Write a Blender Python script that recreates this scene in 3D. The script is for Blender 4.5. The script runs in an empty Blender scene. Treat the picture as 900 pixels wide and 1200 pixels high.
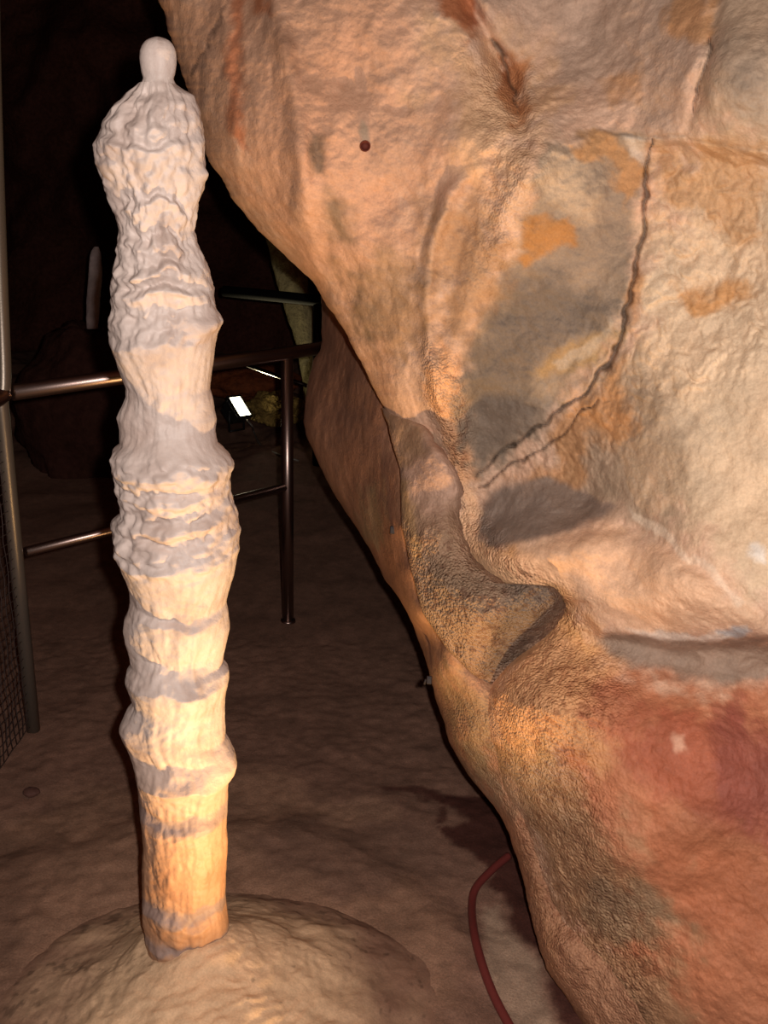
import bpy, math, random
import numpy as np
from mathutils import Vector, Matrix

random.seed(4)
COL = bpy.context.scene.collection

# ------------------------------------------------------------------ camera
F = 1167.0
PITCH, ROLL = math.radians(19.0), math.radians(1.68)
CAM = np.array([0.0, 0.0, 1.6])
fwd = np.array([0, math.cos(PITCH), -math.sin(PITCH)])
up0 = np.array([0, math.sin(PITCH), math.cos(PITCH)])
rt0 = np.array([1.0, 0, 0])
rt = math.cos(ROLL) * rt0 + math.sin(ROLL) * up0
up = math.cos(ROLL) * up0 - math.sin(ROLL) * rt0

def dirs(px, py):
    px = np.asarray(px, float); py = np.asarray(py, float)
    return (fwd + rt * ((px - 450) / F)[..., None] - up * ((py - 600) / F)[..., None])

def at(px, py, t):
    """world point seen at a pixel of the 900x1200 frame, t metres ahead of the camera"""
    return CAM + dirs(px, py) * np.asarray(t, float)[..., None]

def on_z(px, py, z=0.0):
    d = dirs(px, py)
    return CAM + d * ((z - CAM[2]) / d[..., 2])[..., None]

def project(P):
    q = np.asarray(P, float) - CAM
    t = q @ fwd
    return 450 + F * (q @ rt) / t, 600 - F * (q @ up) / t, t

# ------------------------------------------------------------------ noise
def _hash(ix, iy, iz, seed):
    h = (ix.astype(np.int64) * 374761393 + iy.astype(np.int64) * 668265263 + iz.astype(np.int64) * 2147483647 + seed * 1274126177) & 0xffffffff
    h = ((h ^ (h >> 13)) * 1274126177) & 0xffffffff
    h = ((h ^ (h >> 16)) * 2246822519) & 0xffffffff
    return (h ^ (h >> 15))

_G = np.random.RandomState(7).normal(size=(256, 3))
_G /= np.linalg.norm(_G, axis=1)[:, None]

def perlin(P, seed=0):
    P = np.asarray(P, float)
    i = np.floor(P).astype(np.int64); f = P - i
    u = f * f * f * (f * (f * 6 - 15) + 10)
    out = np.zeros(P.shape[:-1])
    for dx in (0, 1):
        wx = u[..., 0] if dx else 1 - u[..., 0]
        for dy in (0, 1):
            wy = u[..., 1] if dy else 1 - u[..., 1]
            for dz in (0, 1):
                wz = u[..., 2] if dz else 1 - u[..., 2]
                g = _G[_hash(i[..., 0] + dx, i[..., 1] + dy, i[..., 2] + dz, seed) & 255]
                out += wx * wy * wz * ((f - np.array([dx, dy, dz])) * g).sum(-1)
    return out * 1.5

def fbm(P, scale, octaves=4, seed=0, gain=0.5):
    P = np.asarray(P, float) * scale
    a, s, n = 1.0, 0.0, 0.0
    for k in range(octaves):
        n = n + a * perlin(P, seed + 17 * k); s += a
        a *= gain; P = P * 2.03 + 3.7
    return n / s * 1.4

def sstep(a, b, x):
    t = np.clip((x - a) / (b - a), 0, 1)
    return t * t * (3 - 2 * t)

def lin(rgb):
    c = np.asarray(rgb, float) / 255.0
    return np.where(c <= 0.04045, c / 12.92, ((c + 0.055) / 1.055) ** 2.4)

# ------------------------------------------------------------------ 2D shapes
def poly_sd(X, Y, pts):
    """signed distance to a polygon, negative inside"""
    pts = np.asarray(pts, float); n = len(pts)
    d = np.full(X.shape, 1e18); ins = np.zeros(X.shape, bool)
    for k in range(n):
        x0, y0 = pts[k]; x1, y1 = pts[(k + 1) % n]
        ex, ey = x1 - x0, y1 - y0
        t = np.clip(((X - x0) * ex + (Y - y0) * ey) / (ex * ex + ey * ey + 1e-12), 0, 1)
        d = np.minimum(d, (X - x0 - t * ex) ** 2 + (Y - y0 - t * ey) ** 2)
        cond = ((y0 > Y) != (y1 > Y))
        xi = (x1 - x0) * (Y - y0) / (y1 - y0 + 1e-12) + x0
        ins ^= cond & (X < xi)
    d = np.sqrt(d)
    return np.where(ins, -d, d)

def line_d(X, Y, pts):
    """(distance, signed side: >0 to the right-hand side in the picture when the line runs downwards, parameter 0..1)"""
    pts = np.asarray(pts, float); n = len(pts)
    best = np.full(X.shape, 1e18); side = np.zeros(X.shape); par = np.zeros(X.shape)
    L = np.r_[0, np.cumsum(np.hypot(*(pts[1:] - pts[:-1]).T))]
    for k in range(n - 1):
        x0, y0 = pts[k]; x1, y1 = pts[k + 1]
        ex, ey = x1 - x0, y1 - y0
        t = np.clip(((X - x0) * ex + (Y - y0) * ey) / (ex * ex + ey * ey), 0, 1)
        dd = (X - x0 - t * ex) ** 2 + (Y - y0 - t * ey) ** 2
        m = dd < best
        best = np.where(m, dd, best)
        side = np.where(m, np.sign((X - x0) * ey - (Y - y0) * ex), side)
        par = np.where(m, (L[k] + t * (L[k + 1] - L[k])) / L[-1], par)
    return np.sqrt(best), side, par

def tps(ctrl):
    """thin-plate spline through (x, y, value) control points"""
    c = np.asarray(ctrl, float)
    x, y, v = c[:, 0] / 500, c[:, 1] / 500, c[:, 2]
    def U(r2): return np.where(r2 > 0, r2 * np.log(r2 + 1e-20), 0)
    n = len(c)
    K = U((x[:, None] - x) ** 2 + (y[:, None] - y) ** 2) + np.eye(n) * 2e-3
    P = np.c_[np.ones(n), x, y]
    A = np.block([[K, P], [P.T, np.zeros((3, 3))]])
    s = np.linalg.solve(A, np.r_[v, 0, 0, 0])
    def f(X, Y):
        X = X / 500; Y = Y / 500
        o = s[n] + s[n + 1] * X + s[n + 2] * Y
        for k in range(n):
            o = o + s[k] * U((X - x[k]) ** 2 + (Y - y[k]) ** 2)
        return o
    return f

def curve(pts):
    p = np.asarray(sorted(pts), float)
    return lambda v: np.interp(v, p[:, 0], p[:, 1])

# ------------------------------------------------------------------ object helpers
def tag(o, label=None, cat=None, group=None, kind=None):
    if label: o['label'] = label
    if cat: o['category'] = cat
    if group: o['group'] = group
    if kind: o['kind'] = kind
    return o

def empty(name, loc):
    o = bpy.data.objects.new(name, None); o.empty_display_size = 0.05
    COL.objects.link(o); o.location = tuple(float(v) for v in loc)
    return o

class MB:
    """collects vertices and faces for ONE mesh object"""
    def __init__(s): s.v, s.f, s.n, s.attr = [], [], 0, {}
    def add(s, V, faces):
        V = np.asarray(V, float).reshape(-1, 3)
        s.v.append(V); s.f += [tuple(int(i) + s.n for i in q) for q in faces]; s.n += len(V)
    def grid(s, V, close_u=False):
        h, w = V.shape[:2]
        idx = np.arange(h * w).reshape(h, w)
        if close_u: idx = np.c_[idx, idx[:, :1]]
        q = np.stack([idx[:-1, :-1], idx[:-1, 1:], idx[1:, 1:], idx[1:, :-1]], -1).reshape(-1, 4)
        s.v.append(V.reshape(-1, 3)); s.f.append(q + s.n); s.n += h * w
    def tube(s, pts, r, seg=14, caps=True):
        pts = [np.asarray(p, float) for p in pts]; n = len(pts)
        rr = r if hasattr(r, '__len__') else [r] * n
        rings = []; prev = None
        for k in range(n):
            t = pts[min(k + 1, n - 1)] - pts[max(k - 1, 0)]; t = t / np.linalg.norm(t)
            if prev is None:
                a = np.array([0, 0, 1.0]) if abs(t[2]) < 0.9 else np.array([1.0, 0, 0])
            else: a = prev
            u = a - t * (a @ t); u /= np.linalg.norm(u); w = np.cross(t, u); prev = u
            an = np.linspace(0, 2 * math.pi, seg, endpoint=False)
            rings.append(pts[k] + rr[k] * (np.cos(an)[:, None] * u + np.sin(an)[:, None] * w))
        V = np.concatenate(rings); F_ = []
        for k in range(n - 1):
            for j in range(seg):
                a = k * seg + j; b = k * seg + (j + 1) % seg
                F_.append((a, b, b + seg, a + seg))
        if caps:
            F_.append(tuple(range(seg))[::-1]); F_.append(tuple(range((n - 1) * seg, n * seg)))
        s.add(V, F_)
    def box(s, c, ux, uy, uz, bevel=0.0):
        """box with half-axes ux, uy, uz about c; chamfered corners"""
        c, ux, uy, uz = [np.asarray(a, float) for a in (c, ux, uy, uz)]
        lx, ly, lz = [np.linalg.norm(a) for a in (ux, uy, uz)]
        b = min(bevel, 0.45 * min(lx, ly, lz))
        if b <= 0:
            V = [c + i * ux + j * uy + k * uz for i in (-1, 1) for j in (-1, 1) for k in (-1, 1)]
            s.add(V, [(0, 1, 3, 2), (4, 6, 7, 5), (0, 4, 5, 1), (2, 3, 7, 6), (0, 2, 6, 4), (1, 5, 7, 3)]); return
        ex, ey, ez = ux / lx, uy / ly, uz / lz
        V = []; ids = {}
        for i in (-1, 1):
            for j in (-1, 1):
                for k in (-1, 1):
                    p = c + i * ux + j * uy + k * uz
                    for ax, q in enumerate((p - j * b * ey - k * b * ez, p - i * b * ex - k * b * ez, p - i * b * ex - j * b * ey)):
                        ids[i, j, k, ax] = len(V); V.append(q)
        Fs = []
        for i in (-1, 1):
            for ax in range(3):
                o4 = []
                for (a, d) in ((-1, -1), (1, -1), (1, 1), (-1, 1)):
                    t = [a, d]; t.insert(ax, i); o4.append(ids[t[0], t[1], t[2], ax])
                Fs.append(tuple(o4))
        for ax in range(3):
            o1, o2 = [q for q in range(3) if q != ax]
            for a in (-1, 1):
                for d in (-1, 1):
                    def K(e, m):
                        t = [0, 0, 0]; t[ax] = e; t[o1] = a; t[o2] = d
                        return ids[t[0], t[1], t[2], m]
                    Fs.append((K(-1, o1), K(1, o1), K(1, o2), K(-1, o2)))
        for i in (-1, 1):
            for j in (-1, 1):
                for k in (-1, 1): Fs.append(tuple(ids[i, j, k, ax] for ax in range(3)))
        s.add(V, Fs)
    def build(s, name, material, parent=None, smooth=True, fix=True):
        V = np.concatenate(s.v); faces = []
        for q in ([] if all(isinstance(q, np.ndarray) for q in s.f) else s.f):
            if isinstance(q, np.ndarray): faces += q.tolist()
            else: faces.append(q)
        loc = np.zeros(3)
        if parent is not None: V = V - np.array(parent.matrix_world.translation if parent.parent else parent.location)
        me = bpy.data.meshes.new(name)
        if all(isinstance(q, np.ndarray) for q in s.f):
            Q = np.concatenate(s.f).astype(np.int32); nq = len(Q)
            me.vertices.add(len(V)); me.vertices.foreach_set('co', V.astype(np.float32).ravel())
            me.loops.add(nq * 4); me.loops.foreach_set('vertex_index', Q.ravel())
            me.polygons.add(nq); me.polygons.foreach_set('loop_start', np.arange(0, nq * 4, 4, dtype=np.int32))
            me.update(calc_edges=True); me.validate()
        else: me.from_pydata(V.tolist(), [], faces)
        if fix:
            import bmesh
            b = bmesh.new(); b.from_mesh(me); bmesh.ops.recalc_face_normals(b, faces=b.faces); b.to_mesh(me); b.free()
        for an, arr in s.attr.items():
            arr = np.concatenate(arr) if isinstance(arr, list) else arr
            if arr.ndim == 1:
                at_ = me.attributes.new(an, 'FLOAT', 'POINT'); at_.data.foreach_set('value', arr.astype(np.float32))
            else:
                at_ = me.attributes.new(an, 'FLOAT_COLOR', 'POINT')
                at_.data.foreach_set('color', np.c_[arr, np.ones(len(arr))].astype(np.float32).ravel())
        me.polygons.foreach_set('use_smooth', [smooth] * len(me.polygons))
        me.update()
        o = bpy.data.objects.new(name, me); COL.objects.link(o)
        if material: me.materials.append(material)
        if parent is not None: o.parent = parent
        return o

# ------------------------------------------------------------------ materials
def mat(name):
    m = bpy.data.materials.new(name); m.use_nodes = True
    nt = m.node_tree; return m, nt, nt.nodes['Principled BSDF'], nt.nodes, nt.links

def rock_mat(name, rough=0.75, bumps=((60, 0.35, 0.006), (260, 0.5, 0.0025)), var=0.18, attr='col', base=None, spec=0.3, grain=False, speck=0.0):
    m, nt, bs, N, L = mat(name)
    tc = N.new('ShaderNodeTexCoord')
    if base is None:
        a = N.new('ShaderNodeAttribute'); a.attribute_name = attr; csock = a.outputs['Color']
    else:
        a = N.new('ShaderNodeRGB'); a.outputs[0].default_value = (*lin(base), 1); csock = a.outputs[0]
    n1 = N.new('ShaderNodeTexNoise'); n1.inputs['Scale'].default_value = 28; n1.inputs['Detail'].default_value = 8; n1.inputs['Roughness'].default_value = 0.65
    L.new(tc.outputs['Object'], n1.inputs['Vector'])
    mr = N.new('ShaderNodeMapRange'); mr.inputs['From Min'].default_value = 0.3; mr.inputs['From Max'].default_value = 0.7
    mr.inputs['To Min'].default_value = 1 - var; mr.inputs['To Max'].default_value = 1 + var
    L.new(n1.outputs['Fac'], mr.inputs['Value'])
    mul = N.new('ShaderNodeVectorMath'); mul.operation = 'MULTIPLY'
    L.new(csock, mul.inputs[0]); L.new(mr.outputs['Result'], mul.inputs[1])
    out = mul.outputs[0]
    if speck > 0:
        v = N.new('ShaderNodeTexNoise'); v.inputs['Scale'].default_value = 240; v.inputs['Detail'].default_value = 3
        L.new(tc.outputs['Object'], v.inputs['Vector'])
        r2 = N.new('ShaderNodeMapRange'); r2.inputs['From Min'].default_value = 0.35; r2.inputs['From Max'].default_value = 0.65
        r2.inputs['To Min'].default_value = 1 - speck; r2.inputs['To Max'].default_value = 1 + speck
        L.new(v.outputs['Fac'], r2.inputs['Value'])
        m2 = N.new('ShaderNodeVectorMath'); m2.operation = 'MULTIPLY'
        L.new(out, m2.inputs[0]); L.new(r2.outputs['Result'], m2.inputs[1]); out = m2.outputs[0]
    L.new(out, bs.inputs['Base Color'])
    bs.inputs['Roughness'].default_value = rough
    bs.inputs['Specular IOR Level'].default_value = spec
    prev = None
    for (sc, st, di) in bumps:
        t = N.new('ShaderNodeTexNoise'); t.inputs['Scale'].default_value = sc; t.inputs['Detail'].default_value = 5; t.inputs['Roughness'].default_value = 0.6
        L.new(tc.outputs['Object'], t.inputs['Vector'])
        b = N.new('ShaderNodeBump'); b.inputs['Strength'].default_value = st; b.inputs['Distance'].default_value = di
        L.new(t.outputs['Fac'], b.inputs['Height'])
        if prev: L.new(prev.outputs[0], b.inputs['Normal'])
        prev = b
    if grain:
        g = N.new('ShaderNodeAttribute'); g.attribute_name = 'grain'
        t = N.new('ShaderNodeTexVoronoi'); t.inputs['Scale'].default_value = 190
        L.new(tc.outputs['Object'], t.inputs['Vector'])
        b = N.new('ShaderNodeBump'); b.inputs['Distance'].default_value = 0.006; b.invert = True
        L.new(t.outputs['Distance'], b.inputs['Height']); L.new(g.outputs['Fac'], b.inputs['Strength'])
        L.new(prev.outputs[0], b.inputs['Normal']); prev = b
    if prev: L.new(prev.outputs[0], bs.inputs['Normal'])
    return m

def plain(name, rgb, rough=0.5, metal=0.0, bump=0.0, scale=200, spec=0.5, var=0.1):
    m, nt, bs, N, L = mat(name)
    tc = N.new('ShaderNodeTexCoord'); n = N.new('ShaderNodeTexNoise'); n.inputs['Scale'].default_value = scale; n.inputs['Detail'].default_value = 4
    L.new(tc.outputs['Object'], n.inputs['Vector'])
    c = lin(rgb)
    mx = N.new('ShaderNodeMix'); mx.data_type = 'RGBA'
    mx.inputs[6].default_value = (*(c * (1 - var)), 1); mx.inputs[7].default_value = (*np.clip(c * (1 + var), 0, 1), 1)
    L.new(n.outputs['Fac'], mx.inputs[0]); L.new(mx.outputs[2], bs.inputs['Base Color'])
    bs.inputs['Roughness'].default_value = rough; bs.inputs['Metallic'].default_value = metal
    bs.inputs['Specular IOR Level'].default_value = spec
    if bump:
        b = N.new('ShaderNodeBump'); b.inputs['Strength'].default_value = bump; b.inputs['Distance'].default_value = 0.002
        L.new(n.outputs['Fac'], b.inputs['Height']); L.new(b.outputs[0], bs.inputs['Normal'])
    return m

M_WALL = rock_mat('cave_rock', rough=0.72, bumps=((45, 0.3, 0.008), (170, 0.35, 0.003), (520, 0.3, 0.0012)), var=0.12, grain=True, speck=0.07, spec=0.3)
M_CALC = rock_mat('calcite', rough=0.55, bumps=((70, 0.3, 0.006), (300, 0.3, 0.0015)), var=0.07, spec=0.35)
M_MUD = rock_mat('packed_mud', rough=0.78, bumps=((30, 0.3, 0.008), (160, 0.4, 0.004), (600, 0.35, 0.0015)), var=0.2, spec=0.25, speck=0.15)
M_MOUND = rock_mat('flowstone', rough=0.75, bumps=((60, 0.3, 0.006), (260, 0.3, 0.002)), var=0.12, spec=0.2, speck=0.08)
M_DARK = rock_mat('dark_cave_rock', rough=0.85, bumps=((8, 0.5, 0.05), (40, 0.4, 0.01)), var=0.4, base=(88, 52, 42), spec=0.1)
M_SOOT = rock_mat('black_mud_rock', rough=0.9, bumps=((12, 0.5, 0.04),), var=0.3, base=(66, 40, 33), spec=0.05)
M_PALE = rock_mat('pale_far_rock', rough=0.7, bumps=((14, 0.6, 0.05), (60, 0.6, 0.02)), var=0.35, base=(176, 160, 112), spec=0.2)
M_GHOST = rock_mat('grey_far_calcite', rough=0.7, bumps=((20, 0.4, 0.03),), var=0.2, base=(190, 170, 165), spec=0.2)
M_RED = rock_mat('red_far_rock', rough=0.75, bumps=((12, 0.6, 0.05), (50, 0.5, 0.02)), var=0.4, base=(120, 62, 32), spec=0.2)
M_RUBBLE = rock_mat('ochre_rubble', rough=0.8, bumps=((25, 0.7, 0.05), (90, 0.6, 0.02)), var=0.5, base=(150, 122, 66), spec=0.2)
M_STEEL = plain('brushed_steel', (150, 128, 120), rough=0.32, metal=1.0, bump=0.08, scale=300)
M_MATT = plain('matt_black_paint', (14, 12, 12), rough=0.9, spec=0.08)
M_DSTEEL = plain('dark_steel', (58, 50, 48), rough=0.3, metal=1.0)
M_GALV = plain('galvanised_steel', (124, 112, 100), rough=0.36, metal=0.6, bump=0.1, scale=220)
M_WIRE = plain('wire', (92, 78, 74), rough=0.5, metal=0.7)
M_HOSE = plain('dark_red_rubber', (104, 44, 40), rough=0.45, bump=0.1)
M_BLACK = plain('black_paint', (26, 24, 24), rough=0.5)
M_CABLE = plain('grey_cable', (120, 110, 100), rough=0.5)
M_HOLE = plain('dark_red_clay', (96, 34, 16), rough=0.8)
M_ANCHOR = plain('rusted_steel', (30, 16, 14), rough=0.7)
M_PEBBLE = plain('brown_stone', (84, 52, 42), rough=0.8, bump=0.4, scale=60)

# ------------------------------------------------------------------ the rock wall on the right
def soft_regions(X, Y, P, base, regions):
    """mineral stains, and light and shade painted into the colour: every region is (polygon, sRGB colour, soft edge px, warp px, strength)"""
    w1 = fbm(P, 9, 5, 31); w2 = fbm(P, 9, 5, 57); w3 = fbm(P, 35, 4, 71); w4 = fbm(P, 16, 5, 77)
    C = np.broadcast_to(lin(base), X.shape + (3,)).copy()
    for poly, rgb, soft, warp, strength in regions:
        sd = poly_sd(X + 2.4 * warp * w1, Y + 2.4 * warp * w2, poly) + 0.9 * soft * w3 + 0.5 * warp * w4
        w = strength * (1 - sstep(-soft, soft, sd))
        C = C * (1 - w[..., None]) + lin(rgb) * w[..., None]
    m = fbm(P, 14, 5, 91)[..., None]; m2 = fbm(P, 3.5, 3, 92)[..., None]
    C = C * (1 + 0.16 * m + 0.12 * m2)
    tint = fbm(P, 6, 4, 93)[..., None]
    C = C * (1 + tint * np.array([0.06, 0.0, -0.05]))
    return np.clip(C, 0.003, 0.95)

EDGE_M = curve([(-260, 130), (-100, 160), (0, 186), (60, 207), (120, 222), (180, 241), (230, 270), (270, 302), (300, 336), (330, 366), (370, 393), (415, 419), (450, 436), (490, 456),
                (540, 480), (600, 500), (640, 520), (680, 560), (692, 600), (700, 634), (706, 652), (713, 657), (722, 652), (732, 646), (745, 633), (759, 615), (770, 602), (781, 589), (795, 579), (812, 571), (840, 571), (869, 574),
                (900, 581), (927, 590), (960, 604), (989, 615), (1018, 624), (1040, 631), (1064, 643), (1110, 658), (1160, 690), (1200, 722), (1300, 790), (1420, 860)])
M_DEPTH = tps([
    (130, -260, 2.2), (185, 0, 2.2), (230, 150, 2.18), (300, 270, 2.2), (368, 330, 2.18), (420, 420, 2.15), (455, 490, 2.14),
    (250, 60, 2.1), (310, 60, 2.0), (290, 180, 2.06), (345, 250, 2.04), (380, 200, 1.97), (430, 100, 1.95), (430, 300, 2.0), (470, 420, 2.05), (455, 230, 1.98),
    (500, 340, 1.95), (508, 450, 1.99), (540, 560, 2.1), (350, -200, 2.0), (600, -200, 1.95), (540, 60, 1.9), (600, 90, 1.95), (560, 170, 1.87), (630, 160, 1.82), (690, 120, 1.84),
    (640, 300, 1.86), (590, 400, 1.95), (700, 400, 1.88), (650, 500, 1.96), (560, 480, 2.02),
    (760, 80, 1.78), (850, 90, 1.62), (900, 250, 1.66), (800, 250, 1.78), (740, 260, 1.83), (850, 450, 1.68), (900, 600, 1.62), (760, 540, 1.78), (700, 560, 1.9), (830, 600, 1.68),
    (620, 585, 2.02), (572, 605, 2.08), (690, 585, 1.93), (556, 640, 2.04), (585, 652, 1.95), (615, 638, 1.905), (655, 630, 1.875), (705, 622, 1.83), (590, 680, 1.985), (625, 685, 1.94), (655, 690, 1.9), (690, 690, 1.84), (735, 680, 1.78), (800, 700, 1.68), (900, 735, 1.62), (740, 640, 1.8),
    (720, 775, 1.8), (800, 780, 1.78), (900, 780, 1.74), (680, 720, 1.86),
    (660, 730, 1.9), (590, 830, 1.87), (650, 830, 1.78), (750, 850, 1.7), (830, 860, 1.66), (900, 860, 1.66), (595, 900, 1.91), (660, 940, 1.8), (630, 980, 1.92), (700, 1020, 1.78), (655, 1060, 1.92),
    (800, 1000, 1.66), (900, 1000, 1.62), (900, 1200, 1.66), (735, 1190, 1.84), (820, 1180, 1.72), (950, 1420, 1.75), (840, 1400, 1.88),
    (1150, -250, 1.6), (1150, 100, 1.5), (1150, 500, 1.46), (1150, 800, 1.48), (1150, 1200, 1.5), (900, -250, 1.72), (1150, 1420, 1.55)])

CRACK = [(768, 166), (757, 205), (754, 250), (748, 290), (740, 340), (727, 388), (711, 428), (688, 455), (650, 488), (612, 512), (580, 537), (556, 562)]
CRACK2 = [(832, 48), (826, 80), (817, 112), (812, 135)]
LIP = [(700, 150), (760, 162), (800, 158), (832, 168), (862, 172), (905, 180), (990, 190)]

def fold(d, X, Y, pts, ridge=0, rw=12, left=0, lw=10, lr=60, right=0, rwid=10, rr=60, ends=.12):
    """a crease along a line: a ridge (negative = towards the room) and a raised or sunk band on either side"""
    dist, side, par = line_d(X, Y, pts)
    tap = sstep(0, ends, par) * sstep(0, ends, 1 - par)
    o = ridge * np.exp(-(dist / rw) ** 2)
    o = o + left * (side < 0) * (1 - np.exp(-(dist / lw) ** 2)) * np.exp(-(dist / lr) ** 2)
    o = o + right * (side > 0) * (1 - np.exp(-(dist / rwid) ** 2)) * np.exp(-(dist / rr) ** 2)
    return d + tap * o

def m_relief(X, Y):
    d = M_DEPTH(X, Y)
    # (lines run down the picture: "right" is the viewer's left of the line there, see line_d)
    d = fold(d, X, Y, [(310, -120), (326, 20), (345, 110), (354, 190), (357, 262), (374, 318), (404, 385), (432, 450)], -.016, 12, *SGN(.03, 22, 110, 0, 10, 60), ends=.06)
    d = fold(d, X, Y, [(262, -60), (266, 60), (272, 140), (280, 220), (284, 300)], -.008, 9)
    d = fold(d, X, Y, [(575, 170), (528, 228), (505, 290), (499, 350), (502, 420), (512, 470), (530, 520), (545, 562)], -.020, 9, *SGN(.012, 16, 50, .014, 20, 60), ends=.2)
    d = fold(d, X, Y, [(655, 140), (605, 235), (562, 330), (530, 420), (532, 485), (549, 562)], -.024, 26, *SGN(0, 10, 60, .012, 20, 70), ends=.15)
    for cx, cy, rx, ry, a in HOLLOWS:
        d = d + a * np.exp(-((X - cx) / rx) ** 2 - ((Y - cy) / ry) ** 2)
    d = fold(d, X, Y, [(530, -40), (552, 10), (580, 60), (600, 95), (607, 140), (612, 185)], .028, 11, *SGN(0, 10, 60, -.02, 14, 60), ends=.25)
    # the overhanging lip of the top right boss, the joint under it
    d = fold(d, X, Y, LIP, 0, 8, *SGN2(.035, 12, 90), ends=.3)
    d = fold(d, X, Y, [(850, -60), (838, 20), (822, 90), (806, 165)], .018, 10, *SGN(.012, 20, 70, 0, 10, 60), ends=.2)
    d = fold(d, X, Y, CRACK, 0, 8, *SGN(0, 10, 60, -.010, 14, 60), ends=.3)
    # sloping shelf and the recess under it
    d = fold(d, X, Y, [(540, 650), (610, 640), (680, 622), (740, 612), (800, 650), (860, 690), (905, 722), (1000, 790)], 0, 8, *SGN2(-.034, 16, 80), ends=.12)
    d = fold(d, X, Y, [(670, 700), (705, 736), (760, 742), (800, 752), (840, 748), (905, 742), (1000, 760)], 0, 8, *SGN2(.034, 10, 44), ends=.14)
    return d
def SGN(l, lw, lr, r, rw_, rr):      # for lines running down: picture-left band, picture-right band
    return (l, lw, lr, r, rw_, rr) if DOWN_LEFT_NEG else (r, rw_, rr, l, lw, lr)
def SGN2(b, bw, br):                 # for lines running to the right: the band below
    return (0, 10, 60, b, bw, br) if not DOWN_LEFT_NEG else (b, bw, br, 0, 10, 60)
_t = line_d(np.array([10.0]), np.array([5.0]), [(0, 0), (0, 10)])[1][0]
DOWN_LEFT_NEG = _t > 0
HOLLOWS = ((450, 320, 50, 90, .022), (470, 170, 70, 60, -.02), (372, 178, 12, 32, .012), (392, 245, 13, 30, .01), (300, 120, 30, 90, -.01), (640, 240, 60, 60, -.015), (600, 340, 55, 60, .012),
    (860, 95, 80, 75, -.04), (760, 330, 60, 90, -.015), (860, 330, 70, 70, .02), (820, 640, 35, 70, -.02), (735, 610, 20, 60, .012), (720, 700, 60, 26, -.015),
    (640, 825, 60, 55, -.03), (820, 850, 70, 60, -.02), (700, 1000, 70, 60, -.012), (430, 450, 22, 40, .012), (560, 110, 40, 70, -.015))

def wall_sheet(mb, rows, xl, xr, ncol, depth_fn, round_px, round_k, wrap_dx, wrap_dt, regions, base, grain_fn, rough_fn=None, cut=None, edge_noise=3.0, seed=0):
    Y = np.repeat(rows[:, None], ncol, 1)
    XL = xl(rows); XR = xr(rows)
    jag = fbm(np.c_[rows / 1.0, np.full(len(rows), 5.3 + seed), np.zeros(len(rows))], 0.035, 4, 3 + seed)
    XL = XL + edge_noise * jag
    XR = XR + 5.0 * fbm(np.c_[rows / 1.0, np.full(len(rows), 9.1 + seed), np.zeros(len(rows))], 0.09, 4, 6 + seed)
    s = np.linspace(0, 1, ncol)
    if ncol > 200:
        XM = np.maximum(np.full_like(XL, 915.0), XL + 120)
        s1 = np.clip(s / .88, 0, 1); s2 = np.clip((s - .88) / .12, 0, 1)
        X = XL[:, None] + (XM - XL)[:, None] * s1 + (XR - XM)[:, None] * s2
    else: X = XL[:, None] + (XR - XL)[:, None] * s
    D = depth_fn(X, Y)
    e = np.clip((X - XL[:, None]) / round_px, 0, 1)
    D = D + round_k * (1 - np.sqrt(np.clip(1 - (1 - e) ** 2, 0, 1)))
    P0 = at(X, Y, D)
    g = grain_fn(X, Y)
    D = D - 0.020 * fbm(P0, 5, 4, 11 + seed) - 0.0058 * fbm(P0, 22, 4, 12 + seed) - 0.002 * fbm(P0, 80, 3, 13 + seed)
    r = rough_fn(X, Y) if rough_fn else 0 * X
    rid = 1 - np.abs(fbm(P0 + 0.02 * fbm(P0, 20, 2, 5)[..., None], 16, 5, 14 + seed))
    D = D + r * 0.026 * (rid - 0.7)
    D = D - g * (0.0035 * np.abs(fbm(P0, 130, 2, 15)) + 0.004 * fbm(P0, 45, 3, 16))
    dark = 0 * X
    if cut is not None:
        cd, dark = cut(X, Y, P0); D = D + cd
    Cc = soft_regions(X, Y, P0, base, regions)
    sp_ = g * sstep(.05, .35, fbm(P0, 75, 3, 95) + .35 * fbm(P0, 14, 3, 96))
    Cc = Cc * (1 - (.5 * sp_)[..., None] * np.array([.8, 1.0, 1.05]))
    Cc = Cc * (1 - 0.8 * dark[..., None]) + lin((46, 30, 24)) * 0.8 * dark[..., None]      # shade in the cracks and under the lip, painted into the colour
    # wrap round behind the edge, so the rock has its thickness
    nw = 14
    w = (np.arange(nw, 0, -1) / nw)
    XW = XL[:, None] + wrap_dx * w ** 1.6
    DW = D[:, :1] + wrap_dt * w ** 0.9
    YW = np.repeat(rows[:, None], nw, 1)
    PW = at(XW, YW, DW)
    V = np.concatenate([PW, at(X, Y, D)], 1)
    CW = np.repeat(Cc[:, :1], nw, 1)
    mb.grid(V)
    mb.attr.setdefault('col', []).append(np.concatenate([CW, Cc], 1).reshape(-1, 3))
    mb.attr.setdefault('grain', []).append(np.concatenate([np.zeros_like(XW), g], 1).ravel())

def inside(poly, soft):
    return lambda X, Y: 1 - sstep(-soft, soft, poly_sd(X, Y, poly))

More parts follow.
